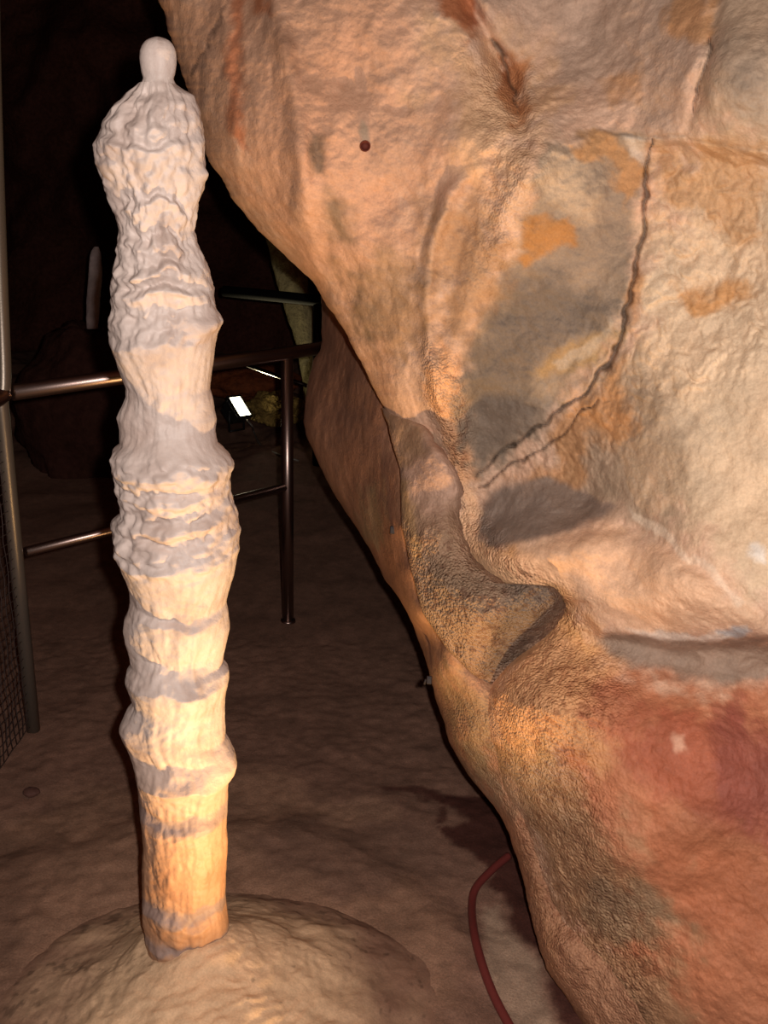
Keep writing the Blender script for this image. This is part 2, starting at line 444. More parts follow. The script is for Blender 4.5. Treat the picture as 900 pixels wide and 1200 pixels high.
G_D = [(560, 800), (665, 700), (690, 740), (740, 800), (700, 900), (720, 1000), (780, 1100), (760, 1260), (640, 1260), (590, 960), (560, 880)]
G_S = [(498, 400), (530, 420), (555, 500), (548, 570), (600, 650), (660, 690), (680, 740), (540, 640), (525, 540), (500, 470)]
G_T = [(540, 60), (620, 80), (640, 180), (600, 300), (560, 330), (570, 200)]
def grain_m(X, Y):
    return np.clip(0.7 * inside(G_D, 40)(X, Y) + 0.7 * inside(G_S, 14)(X, Y) + 0.35 * inside(G_T, 25)(X, Y) + 0.08, 0, 1)
R_A = [(770, 160), (910, 180), (910, 420), (780, 480), (700, 560), (560, 570), (700, 430), (745, 330)]
def rough_m(X, Y):
    return 0.9 * inside(R_A, 25)(X, Y) + 0.35 * inside([(640, 60), (740, 60), (760, 160), (620, 300), (520, 330), (520, 200)], 40)(X, Y)

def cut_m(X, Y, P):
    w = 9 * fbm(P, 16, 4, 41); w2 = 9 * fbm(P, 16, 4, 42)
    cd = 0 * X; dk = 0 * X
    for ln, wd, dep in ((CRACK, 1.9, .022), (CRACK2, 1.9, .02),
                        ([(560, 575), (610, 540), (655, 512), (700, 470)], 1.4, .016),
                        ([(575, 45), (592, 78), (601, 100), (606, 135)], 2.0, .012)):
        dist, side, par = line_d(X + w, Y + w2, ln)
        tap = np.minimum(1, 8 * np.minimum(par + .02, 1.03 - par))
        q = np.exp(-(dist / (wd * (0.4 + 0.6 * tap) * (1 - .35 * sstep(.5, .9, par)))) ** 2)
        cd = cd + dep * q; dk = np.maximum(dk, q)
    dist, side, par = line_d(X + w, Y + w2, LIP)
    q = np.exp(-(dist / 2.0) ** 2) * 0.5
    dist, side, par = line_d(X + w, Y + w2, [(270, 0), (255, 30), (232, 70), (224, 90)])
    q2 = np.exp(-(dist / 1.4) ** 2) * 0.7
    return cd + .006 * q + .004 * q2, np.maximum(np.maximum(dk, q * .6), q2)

TAN = (208, 168, 140)
REG_M = [
    ([(505, 400), (535, 420), (556, 480), (553, 565), (540, 580), (525, 520), (505, 460)], (226, 166, 118), 9, 8, .85),  # orange strip, warm lamp light put into the colour
    ([(170, -300), (520, -300), (520, 200), (440, 480), (180, 100)], (202, 152, 120), 60, 25, .8),
    ([(560, -300), (900, -300), (900, 120), (760, 150), (640, 120), (560, -20)], (186, 156, 134), 40, 30, .8),
    ([(520, 40), (600, 60), (650, 150), (600, 260), (540, 200)], (224, 176, 130), 40, 30, .7),  # peach tone carries the warm lamp's light
    ([(780, 170), (1300, 180), (1300, 720), (900, 700), (800, 620), (740, 560), (720, 440), (760, 300)], (216, 186, 152), 40, 20, .9),
    ([(840, -20), (920, -40), (1000, 150), (890, 160), (820, 140)], (176, 150, 124), 25, 10, .8),
    ([(845, 55), (900, 40), (905, 110), (860, 130)], (140, 120, 102), 22, 10, .7),
    # grey mineral areas, with shade from the warm lamp painted in
    ([(640, 160), (752, 160), (748, 290), (725, 390), (640, 500), (556, 566), (532, 480), (560, 380), (600, 290)], (146, 126, 106), 12, 10, .95),
    ([(640, 175), (700, 190), (690, 250), (620, 250)], (196, 168, 138), 18, 12, .8),
    ([(590, 310), (690, 330), (722, 370), (640, 430), (575, 430)], (112, 98, 86), 20, 14, .9),
    ([(545, 390), (640, 430), (620, 500), (560, 555), (540, 470)], (114, 98, 84), 14, 10, .9),
    ([(700, 440), (760, 420), (800, 520), (770, 640), (720, 600), (640, 560), (640, 520)], (158, 134, 110), 25, 14, .8),
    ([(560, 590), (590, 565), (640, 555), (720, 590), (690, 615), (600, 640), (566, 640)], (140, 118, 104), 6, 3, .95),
    ([(430, 300), (500, 310), (495, 420), (440, 400), (395, 320)], (158, 124, 92), 25, 15, .8),
    ([(505, 240), (560, 230), (600, 300), (550, 400), (505, 400)], (164, 124, 88), 25, 15, .8),
    ([(365, 150), (378, 160), (384, 205), (372, 210), (360, 180)], (112, 92, 74), 6, 4, .85),
    ([(385, 220), (402, 235), (410, 280), (398, 285), (380, 255)], (122, 100, 76), 10, 4, .8),
    ([(330, 20), (350, 40), (345, 80), (330, 60)], (140, 102, 78), 10, 6, .7),
    ([(410, 330), (440, 360), (435, 420), (410, 380)], (130, 106, 82), 14, 6, .6),
    # iron stains
    ([(512, -20), (545, -20), (558, 25), (545, 40), (520, 25)], (168, 92, 48), 8, 14, .85),
    ([(585, 60), (615, 70), (618, 130), (606, 150), (592, 110)], (176, 108, 60), 8, 10, .8),
    ([(268, -30), (284, -30), (284, 80), (286, 180), (276, 180), (266, 80)], (172, 96, 56), 7, 6, .7),
    ([(296, -20), (318, -20), (316, 20), (300, 20)], (178, 98, 52), 8, 6, .7),
    ([(685, 160), (735, 170), (748, 215), (735, 245), (715, 205), (690, 180)], (182, 132, 84), 7, 16, .85),
    ([(610, 262), (660, 250), (668, 285), (625, 300), (608, 285)], (178, 122, 64), 7, 14, .85),
    ([(770, 168), (900, 180), (900, 260), (850, 290), (800, 230), (765, 220)], (190, 142, 96), 14, 22, .7),
    ([(808, 330), (870, 330), (880, 350), (815, 365)], (198, 138, 78), 9, 12, .8),
    ([(705, 100), (750, 80), (765, 110), (730, 130)], (192, 138, 88), 9, 14, .6),
    ([(790, -20), (850, -20), (838, 40), (800, 40)], (184, 128, 76), 12, 14, .7),
    ([(600, 560), (655, 500), (720, 440), (735, 470), (700, 540), (660, 585)], (188, 130, 76), 12, 16, .6),
    ([(630, 430), (700, 400), (725, 392), (700, 430), (640, 450)], (184, 142, 84), 8, 12, .6),
    ([(735, 350), (748, 300), (756, 330), (738, 380)], (186, 124, 66), 6, 5, .6),
    ([(556, 640), (600, 640), (660, 690), (700, 740), (690, 790), (640, 720), (600, 690), (560, 670)], (236, 170, 96), 14, 10, .75),  # lit shelf band, warm lamp glow painted in with the ochre
    ([(600, 640), (720, 620), (800, 650), (900, 720), (900, 745), (780, 748), (700, 735)], (218, 175, 140), 16, 10, .85),
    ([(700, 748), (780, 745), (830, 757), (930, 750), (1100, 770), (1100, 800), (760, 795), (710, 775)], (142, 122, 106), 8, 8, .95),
    ([(730, 738), (775, 742), (815, 748), (875, 738), (870, 748), (825, 757), (770, 750)], (214, 196, 178), 4, 5, .6),
    # the red lobe below
    ([(650, 790), (710, 785), (760, 795), (1200, 790), (1200, 1420), (800, 1420), (700, 1150), (640, 980), (650, 860)], (178, 112, 78), 30, 20, .95),
    ([(565, 790), (650, 700), (720, 790), (700, 880), (600, 900), (568, 860)], (204, 150, 104), 25, 16, .9),
    ([(700, 830), (760, 850), (840, 820), (890, 870), (920, 980), (860, 980), (760, 930), (710, 890)], (156, 84, 60), 26, 22, .85),
    ([(830, 820), (860, 815), (930, 930), (920, 1000), (860, 960), (830, 880)], (136, 72, 60), 14, 12, .7),
    ([(750, 960), (900, 990), (900, 1140), (840, 1100), (760, 1020)], (164, 98, 66), 30, 25, .7),
    ([(570, 880), (620, 870), (700, 960), (780, 1040), (790, 1110), (700, 1110), (650, 1060), (600, 960)], (160, 128, 94), 28, 20, .75),
    ([(690, 1030), (770, 1040), (790, 1090), (730, 1110), (680, 1080)], (142, 118, 92), 18, 14, .65),
    ([(640, 1070), (720, 1110), (800, 1140), (850, 1300), (720, 1300), (650, 1120)], (166, 128, 94), 25, 18, .8),
    ([(790, 868), (800, 866), (802, 880), (792, 882)], (226, 180, 150), 5, 6, .55),
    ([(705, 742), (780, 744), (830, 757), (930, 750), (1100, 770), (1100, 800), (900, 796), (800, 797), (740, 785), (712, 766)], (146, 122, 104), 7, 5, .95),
    ([(730, 736), (775, 740), (815, 748), (875, 736), (870, 747), (825, 756), (770, 750)], (216, 196, 178), 3, 4, .75),
    ([(838, 742), (860, 736), (880, 742), (862, 752)], (170, 168, 168), 4, 3, .8),
    ([(738, 598), (760, 606), (800, 640), (880, 705), (874, 712), (800, 652), (750, 616)], (232, 208, 182), 3, 8, .5),
    ([(560, 605), (592, 570), (640, 556), (700, 585), (712, 600), (660, 622), (605, 636), (572, 640)], (136, 116, 102), 5, 2, .9),  # grey scoop again, its lack of warm light painted in
    ([(655, 428), (672, 418), (705, 398), (720, 375), (726, 380), (708, 410), (680, 430), (662, 436)], (196, 172, 146), 3, 8, .7),
    ([(735, 165), (755, 160), (752, 200), (740, 190)], (204, 184, 164), 3, 6, .7),
    ([(424, 140), (430, 150), (432, 166), (422, 168), (418, 155)], (170, 146, 120), 3, 3, .7),
    ([(543, 572), (553, 575), (557, 600), (560, 636), (600, 652), (650, 664), (672, 690), (664, 700), (650, 690), (600, 696), (555, 672), (535, 640)], (244, 192, 148), 6, 6, .85),  # bright strip above the tongue, lamp light painted as paler rock
    ([(880, 638), (898, 640), (898, 654), (882, 652)], (236, 230, 222), 5, 6, .6),
]

# tongue of flowstone hanging over the middle of the wall
EDGE_CL = curve([(470, 440), (479, 447), (500, 455), (550, 468), (617, 471), (670, 482), (719, 495), (763, 526), (794, 556), (815, 574), (840, 590)])
EDGE_CR = curve([(470, 462), (479, 466), (482, 478), (490, 490), (503, 502), (519, 513), (532, 523), (545, 531), (560, 539), (577, 544), (590, 541), (603, 538), (620, 542), (634, 547), (648, 553), (657, 558), (664, 566), (670, 575), (680, 588), (684, 594), (685, 625), (686, 643),
                 (689, 651), (697, 658), (706, 661), (715, 664), (732, 664), (759, 640), (781, 614), (812, 596), (840, 600)])
C_DEPTH = tps([(447, 480, 2.2), (470, 484, 2.14), (500, 500, 2.05), (530, 545, 1.97), (544, 580, 1.98), (538, 603, 1.98), (558, 657, 1.93), (602, 688, 1.86), (640, 688, 1.82), (658, 700, 1.83), (655, 725, 1.93), (615, 765, 1.96), (590, 800, 1.99),
               (471, 617, 2.04), (482, 670, 2.0), (495, 719, 1.97), (527, 763, 1.96), (558, 794, 1.97), (468, 550, 2.1), (455, 505, 2.16),
               (500, 550, 2.0), (510, 620, 1.95), (520, 680, 1.9), (560, 720, 1.86), (600, 720, 1.84), (560, 770, 1.93), (630, 715, 1.82), (480, 520, 2.08)])
def c_relief(X, Y):
    d = C_DEPTH(X, Y)
    XR = EDGE_CR(Y[:, 0])[:, None] if Y.ndim == 2 else EDGE_CR(Y)
    e = np.clip((XR - X) / 16, 0, 1)
    d = d + 0.05 * (1 - np.sqrt(np.clip(1 - (1 - e) ** 2, 0, 1)))
    dist, side, par = line_d(X, Y, [(640, 690), (600, 730), (578, 765), (568, 800)])
    d = d + 0.016 * np.exp(-(dist / 13) ** 2)
    e = np.clip((Y - 478) / 22, 0, 1)
    return d + 0.05 * (1 - np.sqrt(np.clip(1 - (1 - e) ** 2, 0, 1)))
REG_C = [
    ([(440, 470), (560, 480), (560, 600), (460, 600)], (186, 148, 126), 30, 15, .8),
    ([(448, 480), (490, 482), (510, 520), (470, 540)], (150, 116, 84), 12, 8, .8),
    ([(480, 640), (560, 640), (600, 690), (540, 790), (490, 720)], (140, 112, 88), 30, 14, .85),  # face painted darker, as if the warm lamp missed it
    ([(600, 680), (665, 680), (665, 720), (600, 780), (560, 800), (580, 730)], (112, 94, 80), 10, 6, .92),
    ([(465, 560), (480, 560), (492, 660), (478, 660)], (176, 138, 92), 6, 5, .7),
]

# the undercut flank along the passage
EDGE_A = curve([(300, 376), (350, 376), (400, 377), (410, 375), (420, 368), (440, 362), (460, 359), (480, 356), (495, 355), (510, 358), (520, 362), (530, 367), (545, 374), (568, 385), (590, 399), (608, 411), (643, 433), (679, 452), (719, 478), (750, 491), (785, 502), (824, 513), (869, 527), (909, 549),
                (931, 567), (944, 579), (960, 589), (980, 597), (1007, 607), (1053, 618), (1104, 629), (1136, 640), (1160, 658), (1200, 682), (1300, 750), (1420, 820)])
EDGE_AR = lambda y: np.interp(y, [300, 380, 420, 450, 490, 560, 670, 720, 765, 800, 830, 870, 930, 960, 1040, 1110, 1200, 1420], [430, 440, 460, 470, 476, 490, 502, 518, 548, 592, 606, 612, 625, 640, 668, 700, 760, 900])
A_DEPTH = tps([(376, 310, 3.1), (376, 400, 3.05), (356, 490, 3.0), (384, 568, 2.85), (411, 608, 2.75), (452, 679, 2.52), (491, 750, 2.36), (513, 824, 2.22), (549, 909, 2.13), (589, 962, 2.06), (618, 1053, 2.02), (640, 1136, 1.98), (682, 1200, 1.93), (820, 1420, 1.9),
               (420, 330, 2.7), (430, 440, 2.5), (447, 479, 2.36), (469, 550, 2.18), (471, 617, 2.09), (482, 670, 2.03), (495, 719, 1.99), (527, 763, 1.97), (558, 794, 1.98), (575, 869, 1.99), (604, 960, 1.99), (631, 1040, 1.97), (660, 1110, 1.91), (722, 1200, 1.84), (860, 1420, 1.8),
               (400, 480, 2.75), (430, 560, 2.5), (450, 620, 2.35), (500, 520, 2.3), (510, 620, 2.2), (520, 690, 2.14), (560, 770, 2.06), (620, 850, 2.0), (680, 1040, 2.0), (510, 790, 2.1), (540, 860, 2.06)])
REG_A = [
    ([(340, 300), (430, 300), (470, 520), (480, 700), (440, 680), (340, 500)], (176, 124, 96), 30, 15, .8),
    ([(380, 420), (410, 400), (450, 520), (430, 600), (390, 540)], (160, 116, 92), 20, 12, .6),
    ([(425, 580), (445, 560), (450, 640), (430, 640)], (168, 146, 112), 10, 8, .6),
    ([(510, 780), (580, 800), (585, 900), (560, 930), (530, 860)], (148, 124, 92), 18, 14, .7),
    ([(540, 870), (580, 880), (600, 950), (580, 950)], (142, 122, 96), 12, 10, .7),
    ([(600, 980), (640, 1040), (660, 1150), (640, 1150)], (170, 124, 90), 12, 8, .6),
]

wall = MB()
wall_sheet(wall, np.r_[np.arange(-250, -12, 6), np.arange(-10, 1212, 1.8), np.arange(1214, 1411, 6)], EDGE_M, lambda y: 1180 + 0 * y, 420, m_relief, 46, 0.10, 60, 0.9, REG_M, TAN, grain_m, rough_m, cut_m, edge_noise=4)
wall_sheet(wall, np.arange(478, 836, 1.5), EDGE_CL, EDGE_CR, 120, c_relief, 10, 0.03, 30, 0.35, REG_C, (158, 126, 102),
           lambda X, Y: 0.75 * sstep(590, 660, Y) + 0.15, None, None, edge_noise=1.5, seed=2)
wall_sheet(wall, np.arange(305, 1411, 2.4), EDGE_A, EDGE_AR, 110, lambda X, Y: A_DEPTH(X, Y), 16, 0.07, 45, 1.3, REG_A, (170, 124, 94),
           lambda X, Y: 0.12 + 0.5 * sstep(760, 860, Y), None, None, edge_noise=2.5, seed=5)
tag(wall.build('wall_right', M_WALL, fix=False), kind='structure')

# ------------------------------------------------------------------ floor
def floor_h(x, y):
    P = np.stack([x, y, 0 * x], -1)
    h = 0.018 * fbm(P, 1.3, 4, 101) + 0.008 * fbm(P, 6, 4, 102)
    far = sstep(3.9, 6.5, y)
    h = h + far * (0.06 + 0.10 * fbm(P, 2.2, 5, 103))
    # old low flowstone apron round the mound
    rho = np.hypot((x + 0.38) / 0.72, (y - 1.62) / 0.62)
    return h + 0.03 * (1 - sstep(0.75, 1.0, rho + 0.08 * fbm(P, 4, 3, 104)))
gx = np.r_[np.linspace(-4.2, -1.2, 60)[:-1], np.linspace(-1.2, 1.0, 230)[:-1], np.linspace(1.0, 4.2, 60)]
gy = np.r_[np.linspace(-1.0, 1.2, 60)[:-1], np.linspace(1.2, 3.2, 230)[:-1], np.linspace(3.2, 10.5, 200)]
GX, GY = np.meshgrid(gx, gy)
GZ = floor_h(GX, GY)
PF = np.stack([GX, GY, GZ], -1)
GZ = GZ + 0.004 * fbm(PF, 30, 3, 105)
fl = MB(); PF = np.stack([GX, GY, GZ], -1); fl.grid(PF)
def world_poly(pp): return [tuple(on_z(np.float64(a), np.float64(b), 0.0)[:2]) for a, b in pp]
Cf = np.broadcast_to(lin((124, 92, 76)), GX.shape + (3,)).copy()
wa, wb = fbm(PF, 7, 5, 111), fbm(PF, 7, 5, 112); wc = fbm(PF, 30, 4, 113)
for pp, rgb, soft, warp, st in [
    ([(0, 960), (60, 930), (300, 900), (430, 960), (500, 1010), (560, 1200), (-100, 1240)], (142, 108, 86), .06, .08, .8),
    ([(280, 990), (360, 960), (470, 960), (530, 1010), (470, 1060), (330, 1050)], (112, 84, 70), .04, .08, .7),
    ([(360, 940), (440, 930), (450, 960), (380, 975)], (160, 124, 100), .02, .06, .45),
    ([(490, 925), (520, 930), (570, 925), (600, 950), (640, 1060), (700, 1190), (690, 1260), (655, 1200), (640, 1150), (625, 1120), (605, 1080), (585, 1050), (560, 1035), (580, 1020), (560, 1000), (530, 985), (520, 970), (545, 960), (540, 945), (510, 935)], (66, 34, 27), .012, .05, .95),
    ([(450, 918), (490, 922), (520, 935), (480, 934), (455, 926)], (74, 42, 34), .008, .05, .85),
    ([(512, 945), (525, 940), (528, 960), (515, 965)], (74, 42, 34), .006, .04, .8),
    ([(560, 1060), (580, 1062), (600, 1090), (625, 1130), (645, 1200), (640, 1230), (590, 1190), (570, 1130)], (160, 134, 112), .014, .03, .8),
    ([(-60, 1000), (60, 990), (20, 1200), (-100, 1200)], (104, 76, 62), .08, .06, .6),
]:
    sd = poly_sd(GX + warp * wa, GY + warp * wb, world_poly(pp)) + 0.5 * soft * wc
    w = st * (1 - sstep(-soft, soft, sd)); Cf = Cf * (1 - w[..., None]) + lin(rgb) * w[..., None]
Cf = Cf * (1 + 0.25 * fbm(PF, 12, 5, 121)[..., None] + 0.2 * fbm(PF, 2.5, 3, 122)[..., None])
fl.attr['col'] = np.clip(Cf, .004, .9).reshape(-1, 3)
tag(fl.build('floor', M_MUD, fix=False), kind='structure')

# ------------------------------------------------------------------ stalagmite and the mound it grows from
def project_row(x0, y0, z):
    return project(np.stack([np.full_like(z, x0), np.full_like(z, y0), z], -1))
BASE = on_z(np.float64(223.0), np.float64(1104.0), 0.15)
SX, SY = BASE[0], BASE[1]
MC = (SX + 0.03, SY - 0.03)
def mound_rho(x, y):
    dx, dy = x - MC[0], y - MC[1]
    return np.hypot(dx / np.where(dx > 0, 0.50, 0.42), dy / np.where(dy > 0, 0.34, 0.60))
def mound_h(x, y):
    P = np.stack([x, y, 0 * x], -1)
    r = mound_rho(x, y) + 0.14 * fbm(P, 3, 4, 201)
    h = 0.25 * np.clip(1 - np.sqrt(r ** 2 + .05), 0, 1) ** 1.7
    rr = np.hypot(x - SX, y - SY)
    rip = np.sin(rr * 230 + 7 * fbm(P, 8, 3, 202) + 2.5 * fbm(P, 25, 2, 207))
    h = h + (0.0012 * rip) * (y < SY + .02) * (1 - sstep(0.5, 0.9, r)) + 0.006 * fbm(P, 16, 4, 203) * (1 - sstep(.85, 1.05, r))
    return h, r
nr, na = 170, 420
RR = np.linspace(0.0004, 1.16, nr)[:, None]; AA = np.linspace(0, 2 * math.pi, na, endpoint=False)[None]
dx, dy = RR * np.cos(AA), RR * np.sin(AA)
mx = MC[0] + dx * np.where(dx > 0, 0.50, 0.42); my = MC[1] + dy * np.where(dy > 0, 0.34, 0.60)
mh, mr_ = mound_h(mx, my)
fz = floor_h(mx, my)
mz = fz + mh + 0.008 - 0.03 * sstep(.6, 1.0, RR + 0.30 * fbm(np.stack([mx, my, 0 * mx], -1), 4, 4, 209)) * sstep(.8, 1.16, RR)
md = MB(); PM = np.stack([mx, my, mz], -1); md.grid(PM, close_u=True)
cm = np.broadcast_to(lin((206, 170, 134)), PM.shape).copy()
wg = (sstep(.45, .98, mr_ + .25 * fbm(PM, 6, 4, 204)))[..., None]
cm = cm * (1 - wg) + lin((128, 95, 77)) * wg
spots = sstep(.28, .42, fbm(PM, 40, 3, 205) + .25 * fbm(PM, 6, 2, 206) - .35 * (1 - sstep(.5, .85, mr_)))[..., None]
cm = cm * (1 - .4 * spots)
cm = cm * (1 + .14 * fbm(PM, 15, 4, 208)[..., None])
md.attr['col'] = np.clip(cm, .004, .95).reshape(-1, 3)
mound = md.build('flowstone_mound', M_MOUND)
tag(mound, 'low rounded tan flowstone mound with fine ripples at the foot of the tall pale stalagmite', 'rock mound')

SIL = np.array([(43, 182, 188), (43.8, 178.5, 191.5), (45, 175.5, 195), (47, 172, 198.5), (50, 169, 201.5), (54, 166.5, 204), (60, 164.3, 206), (68, 163.8, 206.8), (75, 164.5, 206.5), (85, 166, 205), (92, 168, 203), (98, 166, 205), (103, 160, 212), (110, 148, 226), (120, 140, 230), (130, 132, 233), (145, 122, 236), (160, 117, 238), (172, 112, 239),
    (185, 114, 240), (195, 116, 240), (203, 119, 242), (212, 122, 239), (225, 125, 236), (240, 132, 232), (255, 138, 229), (270, 141, 228), (285, 139, 232), (300, 138, 240), (315, 134, 246), (330, 132, 250), (345, 133, 251), (360, 132, 254), (372, 130, 258), (388, 128, 256),
    (400, 130, 252), (420, 137, 250), (440, 143, 247), (455, 149, 246), (465, 149, 249), (480, 142, 251), (490, 138, 253), (505, 141, 252), (520, 142, 254), (527, 134, 262), (535, 131, 270), (545, 133, 273), (560, 134, 270), (575, 137, 270), (590, 141, 275), (600, 143, 277), (609, 134, 279),
    (618, 131, 280), (630, 134, 281), (640, 137, 280), (655, 141, 277), (670, 146, 274), (690, 153, 268), (705, 153, 265), (714, 152, 267), (722, 149, 268), (735, 148, 269), (750, 149, 266), (765, 152, 262), (777, 155, 260), (784, 150, 267), (795, 149, 268), (805, 153, 266), (820, 158, 263), (830, 151, 263),
    (843, 146, 263), (852, 144, 264), (862, 146, 264), (872, 150, 270), (880, 153, 274), (890, 157, 276), (900, 160, 274), (912, 162, 268), (930, 163, 267), (950, 164, 266), (970, 167, 265), (985, 168, 267), (1000, 167, 266), (1020, 166, 265), (1040, 167, 264), (1055, 168, 264), (1070, 168, 266),
    (1085, 170, 268), (1100, 173, 267), (1115, 176, 264), (1160, 176, 264)], float)
SAW = np.array([(80, .97), (100, .97), (112, .86), (128, .98), (140, .88), (150, .96), (164, .86), (172, 1.02), (200, .92), (238, .78), (246, 1.0), (274, .80), (282, 1.0), (303, .82), (313, 1.04), (331, .84), (341, 1.06), (362, .9), (370, .86), (386, .90), (400, 1.06), (440, .94), (488, .72), (506, .74), (534, 1.06), (548, 1.07), (563, .90), (572, 1.0), (590, .88), (600, 1.02), (612, .86),
    (626, .95), (650, 1.10), (690, .96), (704, .84), (714, .96), (764, .72), (772, .80), (790, 1.07), (830, .94), (874, .74), (882, .82), (904, 1.06), (936, .82), (943, .86), (955, .98), (1000, .90), (1046, .80), (1050, .84), (1057, 1.0), (1084, .85), (1088, .88), (1096, 1.03), (1125, .92), (1170, .92)], float)
def stal_mesh(z0, z1, dz, nseg, cap_top=False):
    z = np.arange(z1, z0, -dz)
    pxa, pya, ta = project_row(SX, SY, z)
    th = np.linspace(0, 2 * math.pi, nseg, endpoint=False)
    TH, Z = np.meshgrid(th, z)
    PY = np.repeat(pya[:, None], nseg, 1)
    Pn = np.stack([np.cos(TH) * .08, np.sin(TH) * .08, Z], -1)
    xl = np.interp(pya, SIL[:, 0], SIL[:, 1]); xr = np.interp(pya, SIL[:, 0], SIL[:, 2])
    half = (xr - xl) / 2 * ta / F
    cen = ((xr + xl) / 2 - pxa) * ta / F
    kn = 3 if dz < .002 else 25
    k = np.ones(kn) / kn
    cs = np.convolve(np.pad(cen, kn // 2, 'edge'), k, 'valid'); hs = np.convolve(np.pad(half, kn // 2, 'edge'), k, 'valid')
    # exact left and right edges, smoothed front
    c, s = np.cos(TH), np.sin(TH)
    rside = np.where(c > 0, (cen + half - cs)[:, None], -(cen - half - cs)[:, None])
    jit = (16 + 14 * (1 - sstep(380, 420, PY))) * fbm(Pn, 12, 4, 301) * (1 - .6 * c ** 2)
    sawv = np.interp(PY + jit, SAW[:, 0], SAW[:, 1])
    w = np.abs(c) ** 3.2
    r = rside * w + hs[:, None] * sawv * (1 - w)
    top = sstep(90, 112, PY)
    # drip flutes on the faces below each rim, nodules and rough crust
    Pf = np.stack([np.cos(TH) * .08, np.sin(TH) * .08, Z * .14], -1)
    flute = fbm(Pf, 42, 3, 302)
    nod = np.abs(fbm(Pn, 26, 3, 303)); nod2 = fbm(Pn, 70, 3, 304)
    crust = sstep(520, 535, PY) * (1 - sstep(640, 665, PY)) + sstep(105, 125, PY) * (1 - sstep(385, 405, PY)) * .7
    front = 1 - .55 * w
    r = r + top * front * (.0040 * flute * (1 - .5 * crust) + (.003 + .013 * crust) * (nod - .25) + (.0014 + .002 * crust) * nod2)
    Pw = np.stack([np.cos(TH) * .08, np.sin(TH) * .08, Z * .4], -1)
    r = r + top * (.0035 + .007 * (1 - sstep(300, 420, PY))) * fbm(Pw, 15, 3, 305) * front
    # lumps the photo shows: a round boss on the right, nubs on the left
    for (py, ang, rp, ra, a) in ((375, -0.55, 13, .26, .013), (374, -.05, 12, .2, .006), (388, -1.9, 12, .25, .006), (850, math.pi + .35, 16, .3, .006), (890, -.35, 16, .35, .008), (735, math.pi + .2, 25, .3, .004), (203, -.1, 8, .2, .004)):
        da = (TH - ang + math.pi) % (2 * math.pi) - math.pi
        r = r + a * np.exp(-((PY - py) / rp) ** 2 - (da / ra) ** 2)
    # tilted swags on the front between the main rims
    V = np.stack([SX + cs[:, None] + r * c, SY + r * s * .95, Z], -1)
    return V, PY, Pn, TH
zt = 1.6 + 0.5
zs = np.linspace(0.0, 2.1, 4000); pys = project_row(SX, SY, zs)[1]
def z_of(py): return float(np.interp(-py, -pys[::1], zs)) if pys[0] > pys[-1] else float(np.interp(py, pys, zs))
Ztop, Zneck, Zfoot = z_of(43.2), z_of(97), 0.11
stal = empty('stalagmite', (SX, SY, 0.15))
tag(stal, 'tall pale banded stalagmite with drip ledges and a round knob on top', 'stalagmite')
def calcite(V, PY, Pn):
    C = np.broadcast_to(lin((188, 170, 160)), V.shape).copy()
    w = sstep(820, 1000, PY)[..., None]
    C = C * (1 - w) + lin((172, 130, 100)) * w
    g = sstep(-.1, .5, fbm(Pn, 14, 4, 311))[..., None]
    C = C * (1 - .22 * g * np.array([.8, 1.0, 1.1]))
    # shade on the low ledges, painted grey since the spotlight casts none there
    q = PY + 9 * fbm(Pn, 26, 4, 315)
    for a, b_ in ((936, 953), (1043, 1056), (1083, 1094)):
        e = (sstep(a - 3, a + 3, q) * (1 - sstep(b_ - 2, b_ + 2, q)))[..., None] * .6
        C = C * (1 - e) + lin((128, 116, 116)) * e
    return np.clip(C * (1 + .07 * fbm(Pn, 40, 4, 312)[..., None]), 0, .95)
V, PY, Pn, TH = stal_mesh(Zfoot, Zneck - .001, .0024, 200)
b = MB(); b.grid(V, close_u=True)
b.attr['col'] = calcite(V, PY, Pn).reshape(-1, 3)
b.build('column', M_CALC, stal)
V, PY, Pn, TH = stal_mesh(z_of(116), Ztop, .0016, 120)
shrink = (1 - .35 * sstep(99, 116, PY))[..., None]
ax = V.mean(1, keepdims=True); V = ax + (V - ax) * np.where(PY[..., None] > 99, np.minimum(1, .031 / (np.abs(V - ax)[..., :2].max((1, 2), keepdims=True)[..., :1] + 1e-6)), 1)
V[..., 2] = np.repeat(np.arange(Ztop, z_of(116), -.0016)[:, None], 120, 1)
b = MB(); b.grid(V, close_u=True)
n0 = len(V.reshape(-1, 3)); b.add([V[0].mean(0) + np.array([0, 0, .0006])], []); b.f += [(n0, (j + 1) % 120, j) for j in range(120)]
b.attr['col'] = np.r_[calcite(V, PY, Pn).reshape(-1, 3), lin((188, 170, 160))[None]]
b.build('tip_knob', M_CALC, stal)

# ------------------------------------------------------------------ railings
def v3(p): return np.asarray(p, float)
def curve_pts(p, n=24):
    """Catmull-Rom through points"""
    p = [v3(q) for q in p]; p = [2 * p[0] - p[1]] + p + [2 * p[-1] - p[-2]]; o = []
    for k in range(1, len(p) - 2):
        for t in np.linspace(0, 1, n, endpoint=False):
            a, b_, c, d = p[k - 1:k + 3]
            o.append(.5 * (2 * b_ + (c - a) * t + (2 * a - 5 * b_ + 4 * c - d) * t * t + (3 * b_ - a - 3 * c + d) * t ** 3))
    o.append(p[-2]); return o

